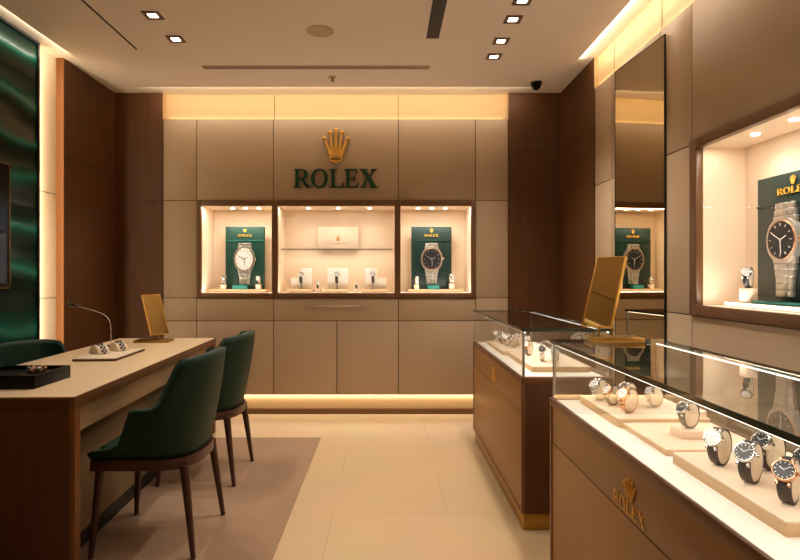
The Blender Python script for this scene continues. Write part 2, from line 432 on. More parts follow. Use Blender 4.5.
# ---------------------------------------------------------------- lettering
RP = [(0, 0), (.43, 0), (.43, .04), (.31, .05), (.31, .46), (.42, .46), (.75, 0), (1.05, 0), (1.05, .04), (.95, .05), (.62, .47), (.74, .52), (.82, .62), (.84, .73), (.81, .86), (.71, .95), (.55, 1), (0, 1), (0, .96), (.12, .95), (.12, .05), (0, .04)]
RH = [(.31, .52), (.31, .94), (.50, .94), (.61, .88), (.65, .73), (.61, .58), (.50, .52)]
LP = [(0, 0), (.80, 0), (.86, .30), (.81, .30), (.70, .06), (.31, .06), (.31, .95), (.43, .96), (.43, 1), (0, 1), (0, .96), (.12, .95), (.12, .05), (0, .04)]
EP = [(0, 0), (.80, 0), (.86, .28), (.81, .28), (.70, .06), (.31, .06), (.31, .48), (.56, .48), (.60, .36), (.64, .36), (.64, .66), (.60, .66), (.56, .54), (.31, .54), (.31, .94), (.66, .94), (.74, .76), (.79, .76), (.76, 1), (0, 1), (0, .96), (.12, .95), (.12, .05), (0, .04)]
XP = [(0, 0), (.36, 0), (.36, .04), (.24, .05), (.49, .42), (.70, .05), (.60, .04), (.60, 0), (1.05, 0), (1.05, .04), (.95, .05), (.60, .55), (.83, .95), (.74, .96), (.74, 1), (1.0, 1), (1.0, .96), (.92, .95), (.565, .60), (.32, .95), (.42, .96), (.42, 1), (0, 1), (0, .96), (.08, .95), (.44, .47), (.14, .05), (0, .04)]
XP = [(0, 0), (.34, 0), (.34, .04), (.22, .05), (.45, .40), (.68, .05), (.58, .04), (.58, 0), (1.08, 0), (1.08, .04), (.96, .05), (.61, .56), (.87, .95), (.98, .96), (.98, 1), (.66, 1), (.66, .96), (.78, .95), (.56, .63), (.34, .95), (.45, .96), (.45, 1), (0, 1), (0, .96), (.1, .95), (.40, .47), (.14, .05), (0, .04)]
EL = lambda rx, rz, cx, n=32: [(cx+rx*math.cos(2*math.pi*i/n), .5+rz*math.sin(2*math.pi*i/n)) for i in range(n)]
GL = [('R', [RP, RH], 0.0), ('O', [EL(.50, .52, .5), EL(.30, .455, .5)], 1.03), ('L', [LP], 2.13), ('E', [EP], 3.00), ('X', [XP], 3.93)]
TOTW = 5.01
def glyph_mesh(loops, depth, mt):
    cu = bpy.data.curves.new('glyph', 'CURVE'); cu.dimensions = '2D'; cu.fill_mode = 'BOTH'; cu.extrude = depth/2
    for lp in loops:
        sp = cu.splines.new('POLY'); sp.points.add(len(lp)-1); sp.use_cyclic_u = True
        for p, q in zip(sp.points, lp): p.co = (q[0], q[1], 0, 1)
    o = bpy.data.objects.new('glyph', cu); COL.objects.link(o)
    bpy.context.view_layer.update()
    me = bpy.data.meshes.new_from_object(o.evaluated_get(bpy.context.evaluated_depsgraph_get()))
    bpy.data.objects.remove(o); bpy.data.curves.remove(cu)
    me.transform(Matrix.Rotation(R(90), 4, 'X'))     # now in x-z, facing -y
    me.materials.clear(); me.materials.append(M[mt]); return me
def letters(parent, cx, y, z, h, width, mt, depth):
    """the five letters, centred at cx, on plane y, facing -y"""
    sx = width/TOTW
    for ch, lp, off in GL:
        me = glyph_mesh(lp, 1.0, mt)
        me.transform(Matrix.Translation((cx-width/2+off*sx, y, z)) @ Matrix.Diagonal((sx, depth, h, 1)))
        o = bpy.data.objects.new('letter', me); COL.objects.link(o); o.parent = parent
def crown(parent, cx, y, z, h, wd, mt, depth):
    b = MB(); hw = wd/2
    tips = [(-.92, .74), (-.48, .92), (0, 1.0), (.48, .92), (.92, .74)]
    base = [(-.46, .22), (-.24, .2), (0, .2), (.24, .2), (.46, .22)]
    for (tx, tz), (bx, bz) in zip(tips, base):
        b.cyl((cx+bx*hw, y, z+bz*h), (cx+tx*hw*.95, y, z+tz*h*.95), hw*.16, hw*.07, mt, 10)
        b.sphere((cx+tx*hw, y, z+(tz-.03)*h), hw*.17, hw*.17, hw*.17, mt, seg=12)
        mxw = .12*hw
    b.prism([(cx-.5*hw, z+.14*h), (cx+.5*hw, z+.14*h), (cx+.6*hw, z+.42*h), (cx+.3*hw, z+.34*h), (cx+.12*hw, z+.44*h), (cx, z+.34*h), (cx-.12*hw, z+.44*h), (cx-.3*hw, z+.34*h), (cx-.6*hw, z+.42*h)], y-depth/2, y+depth/2, mt)
    n = 28
    b.prism([(cx+.44*hw*math.cos(2*math.pi*i/n), z+.1*h+.07*h*math.sin(2*math.pi*i/n)) for i in range(n)], y-depth*.25, y+depth/2, 'brass')
    b.tube([(cx+.46*hw*math.cos(2*math.pi*i/n), y-depth*.3, z+.1*h+.08*h*math.sin(2*math.pi*i/n)) for i in range(n)], hw*.08, mt, 8, True)
    b.obj('crown', parent)
sgn = thing('wall_sign', 'gold five-point crown above green serif ROLEX letters on the beige back wall', 'sign', (-.445, 4.985, 1.25+ (275-188)/112))
letters(sgn, .0, .0, 0, .165, .755, 'green', .028)
crown(sgn, .0, -.004, .222, .30, .225, 'gold', .02)

# ---------------------------------------------------------------- watches
ASP = [None]
def ell(phi, ay, az, cz): return (-ay*math.cos(phi), cz+az*math.sin(phi))
def watch_proto(case_m, strap_m, dial_m, metal_band, rb=1.0, cushion=True):
    """front faces -y, stands on z=0; returns list of (name, mesh, parent index)"""
    ay, az, cz, W = .026, .034, .0355, .0105
    P = R(33)
    out = []
    n = Vector((0, -math.cos(P), math.sin(P)))
    py, pz = ell(P, ay, az, cz); c0 = Vector((0, py, pz))
    rot = n.to_track_quat('Z', 'Y').to_matrix().to_4x4()
    mx = Matrix.Translation(c0) @ rot
    r = .0180
    b = MB(); b.cyl((0, 0, -.004), (0, 0, .004), r*.94, r, case_m, 36, mx=mx); b.cyl((0, 0, .004), (0, 0, .006), r, r*.93, case_m, 36, mx=mx)
    for sx in (-1, 1):                       # lugs
        for sy in (-1, 1): b.box(sx*.008-.0022, sx*.008+.0022, sy*.016, sy*.0235, -.005, .002, case_m, .001, mx)
    out.append(('case', b, None))
    b = MB(); b.tube([(math.cos(2*math.pi*i/36)*r*.88, math.sin(2*math.pi*i/36)*r*.88, .0064) for i in range(36)], .0016, case_m, 8, True, mx); out.append(('bezel', b, None))
    b = MB(); b.cyl((0, 0, .0055), (0, 0, .0066), r*.82, r*.82, dial_m, 36, mx=mx)
    mk = 'dialw' if dial_m == 'dialb' else 'darksteel'
    for i in range(12):
        a = i*math.pi/6; m2 = mx @ Matrix.Rotation(a, 4, 'Z')
        b.box(-.0006, .0006, r*.6, r*.74, .0066, .0071, mk, 0, m2)
    out.append(('dial', b, None))
    b = MB(); b.box(-.0006, .0006, -.001, r*.62, .0071, .0076, mk, 0, mx @ Matrix.Rotation(R(-50), 4, 'Z')); b.box(-.0008, .0008, -.001, r*.42, .0071, .0076, mk, 0, mx @ Matrix.Rotation(R(60), 4, 'Z'))
    out.append(('hands', b, 2))
    b = MB(); b.cyl((r*.95, 0, 0), (r*1.22, 0, 0), .0030, .0032, case_m, 12, mx=mx); out.append(('crown', b, None))
    b = MB(); K = 44; a0, a1 = P+R(26), P+R(334); th = .0022 if not metal_band else .003
    prof = []
    for i in range(K+1):
        a = a0+(a1-a0)*i/K; y, z = ell(a, ay, az, cz)
        nn = Vector((0, -math.cos(a)/ay, math.sin(a)/az)).normalized()
        u = abs(i/K-.5)*2; hw = W*(.72+.28*u)
        jig = (.0006 if i % 2 else 0) if metal_band else 0
        prof.append((Vector((0, y, z)), nn, hw, th-jig))
    vs = []; fs = []
    for p, nn, hw, h in prof:
        vs += [p+Vector((-hw, 0, 0))-nn*.0, p+Vector((hw, 0, 0)), p+Vector((hw, 0, 0))+nn*h, p+Vector((0, 0, 0))+nn*h*1.3, p+Vector((-hw, 0, 0))+nn*h]
    q = 5
    for i in range(K):
        for j in range(q): fs.append((i*q+j, i*q+(j+1) % q, (i+1)*q+(j+1) % q, (i+1)*q+j))
    fs += [list(range(q)), list(range(K*q, K*q+q))[::-1]]
    b.add(vs, fs, strap_m, not metal_band); out.append(('bracelet' if metal_band else 'strap', b, None))
    if cushion:
        b = MB(); K = 32; vs = []; hw = W*.95; rr = [(.80, -hw), (.97, -hw*.8), (.97, hw*.8), (.80, hw)]
        for k, (f, x) in enumerate(rr):
            for i in range(K):
                y, z = ell(2*math.pi*i/K, ay*f, az*f, cz); vs.append((x, y, z))
        fs = [(k*K+i, k*K+(i+1) % K, (k+1)*K+(i+1) % K, (k+1)*K+i) for k in range(3) for i in range(K)]
        fs += [list(range(K)), list(range(3*K, 4*K))[::-1]]
        b.add(vs, fs, 'cushion', True); out.append(('cushion', b, None))
    lift = min(v.z for _, bb, _ in out for v in bb.v)
    for _, bb, _ in out:
        for v in bb.v: v.z -= lift
    return out
PROTO = {}
KIND = {'steel_white': ('steel', 'steel', 'dialw', True), 'steel_black': ('steel', 'darksteel', 'dialb', True),
        'leather_white': ('steel', 'leather', 'dialw', False), 'leather_black': ('steel', 'leather', 'dialb', False),
        'rose_black': ('rose', 'leather', 'dialb', False), 'rose_white': ('rose', 'rose', 'dialw', True),
        'two_tone': ('rose', 'darksteel', 'dialw', True), 'silver': ('steel', 'steel', 'dialb', True)}
def watch(kind, loc, rz, scale, label, group, rx=0):
    if kind not in PROTO:
        t = thing('wrist_watch', label, 'watch', loc, rz, group); objs = []
        for name, b, par in watch_proto(*KIND[kind]):
            objs.append(b.obj(name, t if par is None else objs[par]))
        t.scale = (scale,)*3; PROTO[kind] = t
    else: t = dup(PROTO[kind], loc, rz, label, group, scale)
    t['group'] = group
    t.rotation_euler = (rx, 0, rz)
    return t

# ---------------------------------------------------------------- display niches
def pane(name, parent, x0, x1, y0, y1, z0, z1, m='glass', edge=None):
    b = MB().box(x0, x1, y0, y1, z0, z1, m); return b.obj(name, parent)
def niche(x0, x1, z0, z1, W0, W1, Z0, Z1, label, nsp, loc, rz, depth=.35, fd=.012, margin=.1):
    """local frame: opening x0..x1, z0..z1 at y=0 facing -y; frame outline W0..W1, Z0..Z1"""
    FD = .022
    t = thing('display_niche', label, 'display niche', loc, rz, 'lit wall display niches')
    b = MB()
    b.box(W0, x0, -fd, FD, Z0, Z1, 'woodmid', .002); b.box(x1, W1, -fd, FD, Z0, Z1, 'woodmid', .002)
    b.box(x0, x1, -fd, FD, Z0, z0, 'woodmid', .002); b.box(x0, x1, -fd, FD, z1, Z1, 'woodmid', .002)
    b.obj('frame', t)
    b = MB(); q = .012
    b.box(x0-q, x0, FD+.001, depth, z0, z1, 'lining'); b.box(x1, x1+q, FD+.001, depth, z0, z1, 'lining')
    b.box(x0-q, x1+q, FD+.001, depth, z1, z1+q, 'lining'); b.box(x0-q, x1+q, depth, depth+q, z0-q, z1+q, 'lining')
    b.obj('lining', t)
    MB().box(x0-q, x1+q, FD+.001, depth, z0-q, z0, 'white').obj('niche_floor', t)
    MB().box(x0+.001, x1-.001, .004, .008, z0+.001, z1-.001, 'nicheglass').obj('glass_pane', t)
    for i, sx in enumerate(nsp):
        MB().cyl((sx, depth*.45, z1-.006), (sx, depth*.45, z1), .016, .018, 'spot', 20).obj('spotlight', t)
    return t
def niche_lights(P, dirf, nsp, z1, depth, e, w, cx, z0, e2):
    FD = .022
    for sx in nsp:
        spot('niche_spot', P(sx, depth*.45, z1-.012), e, 120, P(sx, depth*.62, z1-1), .012, (1, .92, .82), .9)
    # led tape behind the top and bottom rail of the frame
    area('niche_led', P(cx, FD+.02, z1-.006), w, .02, e2, (0, 0, -1), (1, .93, .84))
    area('niche_led_low', P(cx, FD+.02, z0+.006), w, .02, e2*.5, (0, 0, 1), (1, .93, .84))
zo, zt = 1.25-(293-275)/112, 1.25+(275-206)/112       # opening
fx = lambda px: (px-386)/112
N1 = dict(x0=fx(201.5), x1=fx(272)); N2 = dict(x0=fx(278), x1=fx(394.5)); N3 = dict(x0=fx(400.5), x1=fx(471))
LOC = (0, YB-.003, 0)
m1, m2 = fx(275), fx(397.5)
niche(N1['x0'], N1['x1'], zo, zt, NX0+.002, m1, NZ0+.002, NZ1-.002, 'lit niche in the back wall left of centre, holding a big white-dial watch display', [fx(228), fx(241), fx(255)], LOC, 0)
niche(N2['x0'], N2['x1'], zo, zt, m1, m2, NZ0+.002, NZ1-.002, 'widest lit niche in the middle of the back wall with a glass shelf', [fx(306), fx(337), fx(369)], LOC, 0)
niche(N3['x0'], N3['x1'], zo, zt, m2, NX1-.002, NZ0+.002, NZ1-.002, 'lit niche in the back wall right of centre, holding a big black-dial watch display', [fx(419), fx(433), fx(447)], LOC, 0)
PB = lambda x, y, z: (x, YB-.003+y, z)
for N, sp in ((N1, (228, 241, 255)), (N2, (306, 337, 369)), (N3, (419, 433, 447))):
    w_ = N['x1']-N['x0']
    niche_lights(PB, 0, [fx(s_) for s_ in sp], zt, .35, 2.1 if N is not N2 else 1.7, w_-.03, (N['x0']+N['x1'])/2, zo, (4 if N is not N2 else 2.2)*w_)
# right wall niche: local x runs along -Y world (local -y faces -X world): rotate by -90deg -> local (x,y) -> world (y, -x)
RLOC = (XR-.003, 0, 0); RRZ = R(-90)
PR = lambda x, y, z: (XR-.003+y, -x, z)
rz0, rz1 = 1.10, 1.885; rx0, rx1 = -2.79, -1.06
rsp = [-2.52, -2.28, -2.04, -1.8, -1.5, -1.2]
niche(rx0, rx1, rz0, rz1, -RY1+.002, -RY0-.002, NZ0+.002, 1.933, 'large lit niche in the right wall beside the tall mirror', rsp, RLOC, RRZ, .235)
niche_lights(PR, 0, rsp, rz1, .30, 2.0, .02, 0, rz0, 0) if False else None
for sx in rsp: spot('niche_spot', PR(sx, .106, rz1-.012), 2.3, 125, PR(sx, .2, rz1-1), .012, (1, .92, .82), .9)
area('niche_led', PR(-1.92, .045, rz1-.006), .02, 1.6, 4, (0, 0, -1), (1, .93, .84))
area('niche_led_low', PR(-1.92, .045, rz0+.006), .02, 1.6, 3.5, (0, 0, 1), (1, .93, .84))

# big watch display boards
def board(label, loc, rz, w_, h_, bm_, dial_m, bez_m, cw, rx, rz_, bw, tw, zf=.46):
    """local: stands on z=0, faces -y, centred x; watch height about h_*.75"""
    t = thing('display_board', label, 'display board', loc, rz, 'green boards with oversized watches')
    MB().box(-w_/2, w_/2, 0, .03, 0, h_, bm_, .002).obj('backing_panel', t)
    MB().box(-w_/2, w_/2, -.006, 0, h_*.765, h_*.78, 'teal' if bm_ == 'board' else 'board', .001).obj('ledge', t)
    letters(t, 0, -.003, h_*.84, h_*(.05 if tw > .18 else .036), tw, 'goldpaint', .004)
    crown(t, 0, -.004, h_*.905, h_*.065, h_*.06, 'goldpaint', .004)
    cz = h_*zf; sc = 1.0
    for s_ in (-1, 1):          # the two halves of the bracelet
        b = MB()
        zc = cz+s_*rz_*.9; k = 0; hw = bw*1.35
        while (zc+.029*sc < h_*.775) if s_ > 0 else (zc-.029*sc > h_*.03):
            z2 = zc+s_*.029*sc
            a, bb = sorted((zc, z2))
            b.box(cw-hw, cw-hw*.42, -.020, 0, a+.001, bb, 'satin', .003); b.box(cw-hw*.4, cw+hw*.4, -.024, 0, a+.001, bb, 'satin', .003); b.box(cw+hw*.42, cw+hw, -.020, 0, a+.001, bb, 'satin', .003)
            zc = z2; hw = max(bw, hw*.9); k += 1
        b.obj('bracelet', t)
    n = 40
    outl = []
    for i in range(n):
        a = 2*math.pi*i/n; sx = math.copysign(abs(math.cos(a))**.9, math.cos(a)); sz = math.copysign(abs(math.sin(a))**.9, math.sin(a))
        outl.append((cw+rx*1.19*sx, cz+rz_*1.17*sz))
    b = MB().prism(outl, -.030, 0, 'satin'); b.obj('watch_case', t)
    b = MB(); b.tube([(cw+rx*1.02*math.cos(2*math.pi*i/n), -.031, cz+rz_*1.0*math.sin(2*math.pi*i/n)) for i in range(n)], rx*.035, bez_m, 10, True); b.obj('bezel', t)
    b = MB().prism([(cw+rx*.98*math.cos(2*math.pi*i/n), cz+rz_*.96*math.sin(2*math.pi*i/n)) for i in range(n)], -.034, -.030, dial_m)
    mk = 'dialw' if dial_m == 'dialb' else 'darksteel'
    for i in range(12):
        a = i*math.pi/6; m2 = Matrix.Translation((cw, 0, cz)) @ Matrix.Diagonal((rx/.09, 1, rz_/.09, 1)) @ Matrix.Rotation(a, 4, 'Y')
        b.box(-.0016, .0016, -.036, -.034, .066, .078, mk, 0, m2)
    d = b.obj('dial', t)
    b = MB()
    for an, ln in ((-60, .055), (65, .04), (175, .06)):
        b.box(-.0014, .0014, -.037, -.034, -.005, ln, mk, 0, Matrix.Translation((cw, 0, cz)) @ Matrix.Rotation(R(an), 4, 'Y'))
    b.obj('hands', d)
    b = MB(); b.cyl((cw+rx*1.1, -.015, cz), (cw+rx*1.32, -.015, cz), .011*sc, .012*sc, bez_m, 18); b.obj('crown_knob', t)
    return t
def riser(name, label, x0, x1, y0, y1, z0, h, P=None, m='trayedge', cat='riser', group=None):
    b = MB().box(x0, x1, y0, y1, z0, z0+h, m, .002)
    return tag(fix(b.obj(name)), label, cat, group)
Z0 = zo
def gx(px, Y): return (px-386)*Y/F
# niche 1
yb = 5.24
riser('display_plinth', 'long tan plinth under the big white-dial display', gx(212, yb), gx(270, 5.14)-.03, 5.12, 5.31, Z0, .028, group='tan display plinths in the back wall niches')
pt = Z0+.028
board('green display board with oversized white-dial steel watch, left niche', (gx(245, yb), 5.24, pt), 0, .365, .585, 'board', 'dialw', 'rose', 0, .082, .102, .047, .135, .48)
riser('folded_cloth', 'small folded teal cloth at the foot of the white-dial display', gx(233, 5.15), gx(247, 5.15), 5.125, 5.19, pt, .04, m='teal', cat='cloth')
SG = 'small watches in the back wall niches'
# niche 3
riser('display_plinth', 'long tan plinth under the big black-dial display', gx(408, 5.2), gx(462, 5.2), 5.12, 5.31, Z0, .028, group='tan display plinths in the back wall niches')
board('green display board with oversized black-dial steel watch, right-hand niche of the back wall', (gx(431.5, yb), 5.24, pt), 0, .375, .585, 'boarddark', 'dialb', 'rose', 0, .084, .100, .048, .135, .48)
riser('folded_cloth', 'small folded teal cloth at the foot of the black-dial display', gx(427.5, 5.15), gx(439, 5.15), 5.125, 5.19, pt, .04, m='teal', cat='cloth')
def post_watch(kind, px, y, zb, hp, lab_p, lab_w, sc=1.0, rz=0, P=None, base=None, m='tray', rzp=0, w_=.022):
    x = gx(px, y) if base is None else base
    b = MB().box(-w_, w_, -w_, w_, 0, hp, m, .002); o = b.obj('watch_stand'); o.location = (x, y, zb); o.rotation_euler = (0, 0, rzp)
    tag(o, lab_p, 'stand', 'small cream watch stands')
    return watch(kind, (x, y, zb+hp), rz, sc, lab_w, SG)
post_watch('steel_black', 223.5, 5.17, pt, .045, 'small stand at the left foot of the white-dial display', 'small watch on a stand left of the big white-dial watch', 1.1, R(20))
post_watch('leather_white', 258.5, 5.17, pt, .045, 'small stand at the right foot of the white-dial display', 'small watch on a stand right of the big white-dial watch', 1.0, R(-5))
post_watch('steel_white', 416.5, 5.17, pt, .045, 'small stand at the left foot of the black-dial display', 'small watch on a stand left of the big black-dial watch', 1.0, R(10))
post_watch('steel_white', 451.5, 5.17, pt, .055, 'small stand at the right foot of the black-dial display', 'small steel watch on a stand right of the big black-dial watch', 1.2, R(15))
# niche 2
t = thing('glass_shelf', 'thin glass shelf across the middle niche', 'shelf', (fx(336.2), 5.18, 1.25-(249.6-275)*5.08/F))
MB().box(-.51, .51, -.10, .16, 0, .008, 'glass', .0).obj('shelf_pane', t)
b = MB().box(-.51, .51, -.104, -.10, 0, .008, 'brass'); b.obj('front_edge', t)
area('shelf_led', (fx(336), 5.20, 1.25-(252-275)*5.1/F-.012), 1.0, .015, .6, (0, .35, -1), (1, .90, .78))
t = thing('brand_card', 'square cream card with a small gold crown on the glass shelf', 'sign', (gx(338, 5.31), 5.31, 1.25-(249.6-275)*5.08/F+.008))
MB().box(-.19, .19, 0, .012, 0, .215, 'tray', .001).obj('card', t)
crown(t, 0, -.002, .085, .05, .045, 'gold', .003)
MB().box(-.10, .10, -.002, 0, .06, .063, 'gold').obj('printed_line', t)
def block_group(xa, xb, ta, tb, la, lb, tag_, kind, wx):
    riser('display_plinth', 'cream plinth '+tag_, gx(xa, 5.18), gx(xb, 5.18), 5.10, 5.28, Z0, .03, m='trayedge', cat='riser', group='cream plinths in the middle niche')
    if la is not None:
        riser('display_block', 'low pale block '+tag_, gx(la, 5.2), gx(lb, 5.2), 5.205, 5.225, Z0+.03, .105, m='white', cat='block', group='pale blocks in the middle niche')
    riser('display_block', 'tall pale block '+tag_, gx(ta, 5.24), gx(tb, 5.24), 5.228, 5.25, Z0+.03, .195, m='white', cat='block', group='pale blocks in the middle niche')
    x = gx(wx, 5.17)
    b = MB().box(-.006, .006, -.0, .012, 0, .055, 'steel', .001); b.box(-.02, .02, -.012, .03, 0, .004, 'steel', .001)
    o = b.obj('watch_stand'); o.location = (x, 5.16, Z0+.03); tag(o, 'slim steel stand '+tag_, 'stand', 'slim stands in the middle niche')
    watch(kind, (x, 5.165, Z0+.085), 0, 1.45, 'small watch held up '+tag_, SG)
block_group(287.5, 313, 301, 311.5, 291, 302, 'at the left of the middle niche', 'leather_white', 301.5)
block_group(322, 349, 327.5, 348, None, None, 'at the centre of the middle niche', 'leather_white', 337)
block_group(362, 387, 365, 377, 375.5, 386, 'at the right of the middle niche', 'leather_white', 373)
post_watch('leather_white', 318, 5.15, Z0, .035, 'cube stand between left and centre blocks of the middle niche', 'tiny watch between the left and centre blocks of the middle niche', .9, 0)
post_watch('leather_white', 356.5, 5.15, Z0, .035, 'cube stand between centre and right blocks of the middle niche', 'tiny watch between the centre and right blocks of the middle niche', .9, 0)
# brass rail below niche 2
t = thing('brass_pull', 'thin brass pull rail on the wall panel under the middle niche', 'handle', (gx(335, YB), YB, 1.25-(306-275)/112))
MB().tube([(-.28, -.02, 0), (.28, -.02, 0)], .004, 'satin', 10).obj('bar', t)
for x in (-.25, 0, .25): MB().cyl((x, -.02, 0), (x, .0, 0), .003, .003, 'brass', 10).obj('post', t)

# right niche contents
riser('display_plinth', 'long cream plinth along the right wall niche', 1.62, 1.785, 1.3, 2.68, rz0, .022, m='tray', group='plinth in the right niche')
rp0 = rz0+.022
board('large dark green display board with oversized black and rose gold watch, right wall niche', (1.755, 2.41, rp0), R(-90), .47, .575, 'boarddark', 'dialb', 'rose', -.035, .080, .084, .05, .20, .49)
b = MB().box(-.055, .055, -.13, .13, 0, .010, 'teal', .002); b.box(-.055, .055, .03, .13, .01, .016, 'board', .002)
o = b.obj('folded_cloth'); o.location = (1.69, 2.38, rp0); tag(o, 'flat teal cloth lying before the oversized watch in the right wall niche', 'cloth')
b = MB().box(-.026, .026, -.026, .026, 0, .068, 'tray', .002); o = b.obj('watch_stand'); o.location = (1.66, 2.565, rp0); tag(o, 'cream pedestal in the far corner of the right wall niche', 'stand', 'pedestals in the right niche')
watch('leather_white', (1.66, 2.565, rp0+.068), R(-50), 1.3, 'small steel watch on the cream pedestal in the right wall niche', 'watch in the right niche')

# ---------------------------------------------------------------- desk
DA = R(2.0)
t = thing('consultation_desk', 'long wooden consultation desk with a cream top on the left', 'desk', (-1.275, 2.295, .0062), DA)
# local: right edge x=0, near edge y=0, runs to y=2.15, width .75 to the left
DW, DLn, DH = .75, 2.15, .744
MB().box(-DW, -.004, .004, DLn, DH-.006, DH, 'desktop', .001).obj('desk_top', t)
b = MB(); b.box(-DW, 0, 0, DLn, DH-.05, DH-.0065, 'woodmid', .001); b.box(-DW, -.024, -.001, 0, DH-.05, DH-.008, 'wood')
b.box(-.004, 0, 0, DLn, DH-.0065, DH-.0005, 'edgewood'); b.box(-DW, 0, -.002, .004, DH-.008, DH-.0005, 'brass'); b.obj('top_edge', t)
for nm, y in (('end_panel', 0), ('end_panel', DLn-.045)):
    b = MB(); b.box(-DW, -.024, y+.001, y+.045, 0, DH-.051, 'wood', .002); b.box(-.0235, 0, y+.001, y+.045, 0, DH-.051, 'edgewood', .001); b.obj(nm, t)
MB().box(-.06, -.035, .046, DLn-.046, .575, DH-.051, 'deskpanel', .001).obj('drawer_front', t)
MB().box(-.13, -.11, .046, DLn-.046, .07, DH-.051, 'modesty_shaded').obj('modesty_panel', t)
MB().box(-.14, -.105, .046, DLn-.046, 0, .07, 'black').obj('plinth', t)

# desk accessories
bx = thing('watch_box', 'open black lacquer box at the near corner of the desk', 'box', (-1.70, 2.59, .7502), R(1))
b = MB(); hw, hd, hh = .16, .145, .06
b.box(-hw+.001, hw-.001, -hd+.001, hd-.001, 0, .035, 'box'); b.box(-hw, -hw+.008, -hd, hd, 0, hh, 'box', .001); b.box(hw-.008, hw, -hd, hd, 0, hh, 'box', .001)
b.box(-hw, hw, -hd, -hd+.008, 0, hh, 'box', .001); b.box(-hw, hw, hd-.008, hd, 0, hh, 'box', .001); b.obj('tray', bx)
MB().box(-hw+.0085, hw-.0085, -hd+.0085, hd-.0085, .035, .040, 'box', .002).obj('lining', bx)
t = thing('coiled_watch', 'gold and steel bracelet watch lying coiled in the open black box', 'watch', (-1.645, 2.64, .7907), R(30))
t.scale = (1.3, 1.3, 1.5)
b = MB()
for i in range(26):
    a = 2*math.pi*i/26; m2 = Matrix.Translation((.028*math.cos(a), .024*math.sin(a), .008)) @ Matrix.Rotation(a, 4, 'Z')
    b.box(-.003, .003, -.003, .003, -.008, .008+.006*math.sin(i*1.7), 'rose' if i % 2 else 'steel', .001, m2)
b.obj('bracelet', t)
b = MB().cyl((0, 0, .0), (0, 0, .014), .015, .017, 'rose', 28); b.obj('case', t)
MB().cyl((0, 0, .014), (0, 0, .0155), .013, .013, 'dialw', 28).obj('dial', t)

t = thing('presentation_tray', 'flat cream tray with dark wood edge in the middle of the desk', 'tray', (-1.70, 3.46, .7502), R(3))
MB().box(-.122, .122, -.225, .225, 0, .013, 'wood', .001).obj('base', t)
MB().box(-.118, .118, -.221, .221, .013, .016, 'cushion', .001).obj('pad', t)
def cuff_watch(loc, rz, label):
    t = thing('bracelet_watch', label, 'watch', loc, rz, 'beaded watches on the desk tray')
    n = 16; prof = [(.042*math.cos(math.pi*i/n), .045*math.sin(math.pi*i/n)) for i in range(n+1)]
    t.scale = (1.2, 1.2, 1.15)
    MB().prism(prof, -.03, .03, 'cushion', smooth=False).obj('cuff', t)
    b = MB()
    for i in range(13):
        a = math.pi*(i+.5)/13
        for j in (-1, 0, 1):
            b.sphere((.044*math.cos(a), j*.0085, .047*math.sin(a)), .0062, .0062, .005, 'dialw' if (i+j) % 2 else 'leather', seg=8)
    b.obj('bracelet', t)
    b = MB().cyl((0, 0, .046), (0, 0, .054), .016, .016, 'steel', 24); b.obj('case', t)
    MB().cyl((0, 0, .054), (0, 0, .0552), .013, .013, 'dialb', 24).obj('dial', t)
cuff_watch((-1.765, 3.45, .7664), R(-32), 'black and white beaded watch on a cream cuff, nearer the camera on the desk tray')
cuff_watch((-1.715, 3.59, .7664), R(-32), 'black and white beaded watch on a cream cuff, nearer the gold mirror')

# gooseneck
t = thing('gooseneck_lamp', 'slim gooseneck lamp with small black head curving over the desk', 'lamp', (-1.93, 3.93, .7502))
MB().cyl((0, 0, 0), (0, 0, .008), .035, .033, 'black', 28).obj('base', t)
pts = [(0, 0, .008), (0, 0, .06), (0, 0, .12), (-.008, 0, .17), (-.03, 0, .205), (-.065, 0, .228), (-.12, 0, .25), (-.18, -.01, .268), (-.235, -.01, .285)]
def smooth_pts(p, k=6):
    o = []; p = [Vector(q) for q in p]
    for i in range(len(p)-1):
        a, b_, c_, d = p[max(i-1, 0)], p[i], p[i+1], p[min(i+2, len(p)-1)]
        for j in range(k):
            u = j/k; o.append(.5*((2*b_)+(c_-a)*u+(2*a-5*b_+4*c_-d)*u*u+(3*b_-a-3*c_+d)*u**3))
    return o+[p[-1]]
MB().tube(smooth_pts(pts), .003, 'steel', 8).obj('stem', t)
MB().tube([(-.228, -.01, .283), (-.236, -.01, .285), (-.25, -.01, .289), (-.285, -.012, .298), (-.295, -.012, .301)], [.006, .010, .014, .014, .006], 'black', 16).obj('head', t)

# table mirrors
def table_mirror(label, loc, rz, base, W, H, tilt, yaw, z0, off, posts, zb=.02):
    """base (bx,by); mirror faces local -y before yaw; tilt leans it back"""
    t = thing('table_mirror', label, 'mirror', loc, rz, 'gold framed counter mirrors')
    MB().box(-base[0]/2, base[0]/2, -base[1]/2, base[1]/2, 0, .018, 'brass', .002).obj('base', t)
    mx = Matrix.Translation(off) @ Matrix.Rotation(yaw, 4, 'Z') @ Matrix.Rotation(tilt, 4, 'X')
    MB().box(-W/2+.004, W/2-.004, -.004, .004, .004, H-.004, 'goldmir', 0, mx).obj('mirror_pane', t)
    b = MB(); e = .005
    for a in ((-W/2, -W/2+e, 0, H), (W/2-e, W/2, 0, H), (-W/2, W/2, 0, e), (-W/2, W/2, H-e, H)): b.box(a[0], a[1], -.007, .007, a[2], a[3], 'gold', .001, mx)
    b.obj('frame', t)
    for u, top in posts:
        p = mx @ Vector((u*W, .010, top*H)); q = Vector((p.x, p.y, .018))
        MB().cyl(q, p, .0045, .0045, 'brass', 12).obj('post', t)
    return t
table_mirror('gold framed mirror leaning back on the far end of the desk', (-1.735, 4.19, .7502), R(4), (.25, .15), .15, .32, R(-23), R(50), 0, Vector((.05, -.02, .055)), ((.0, .08), (-.1, .75)))
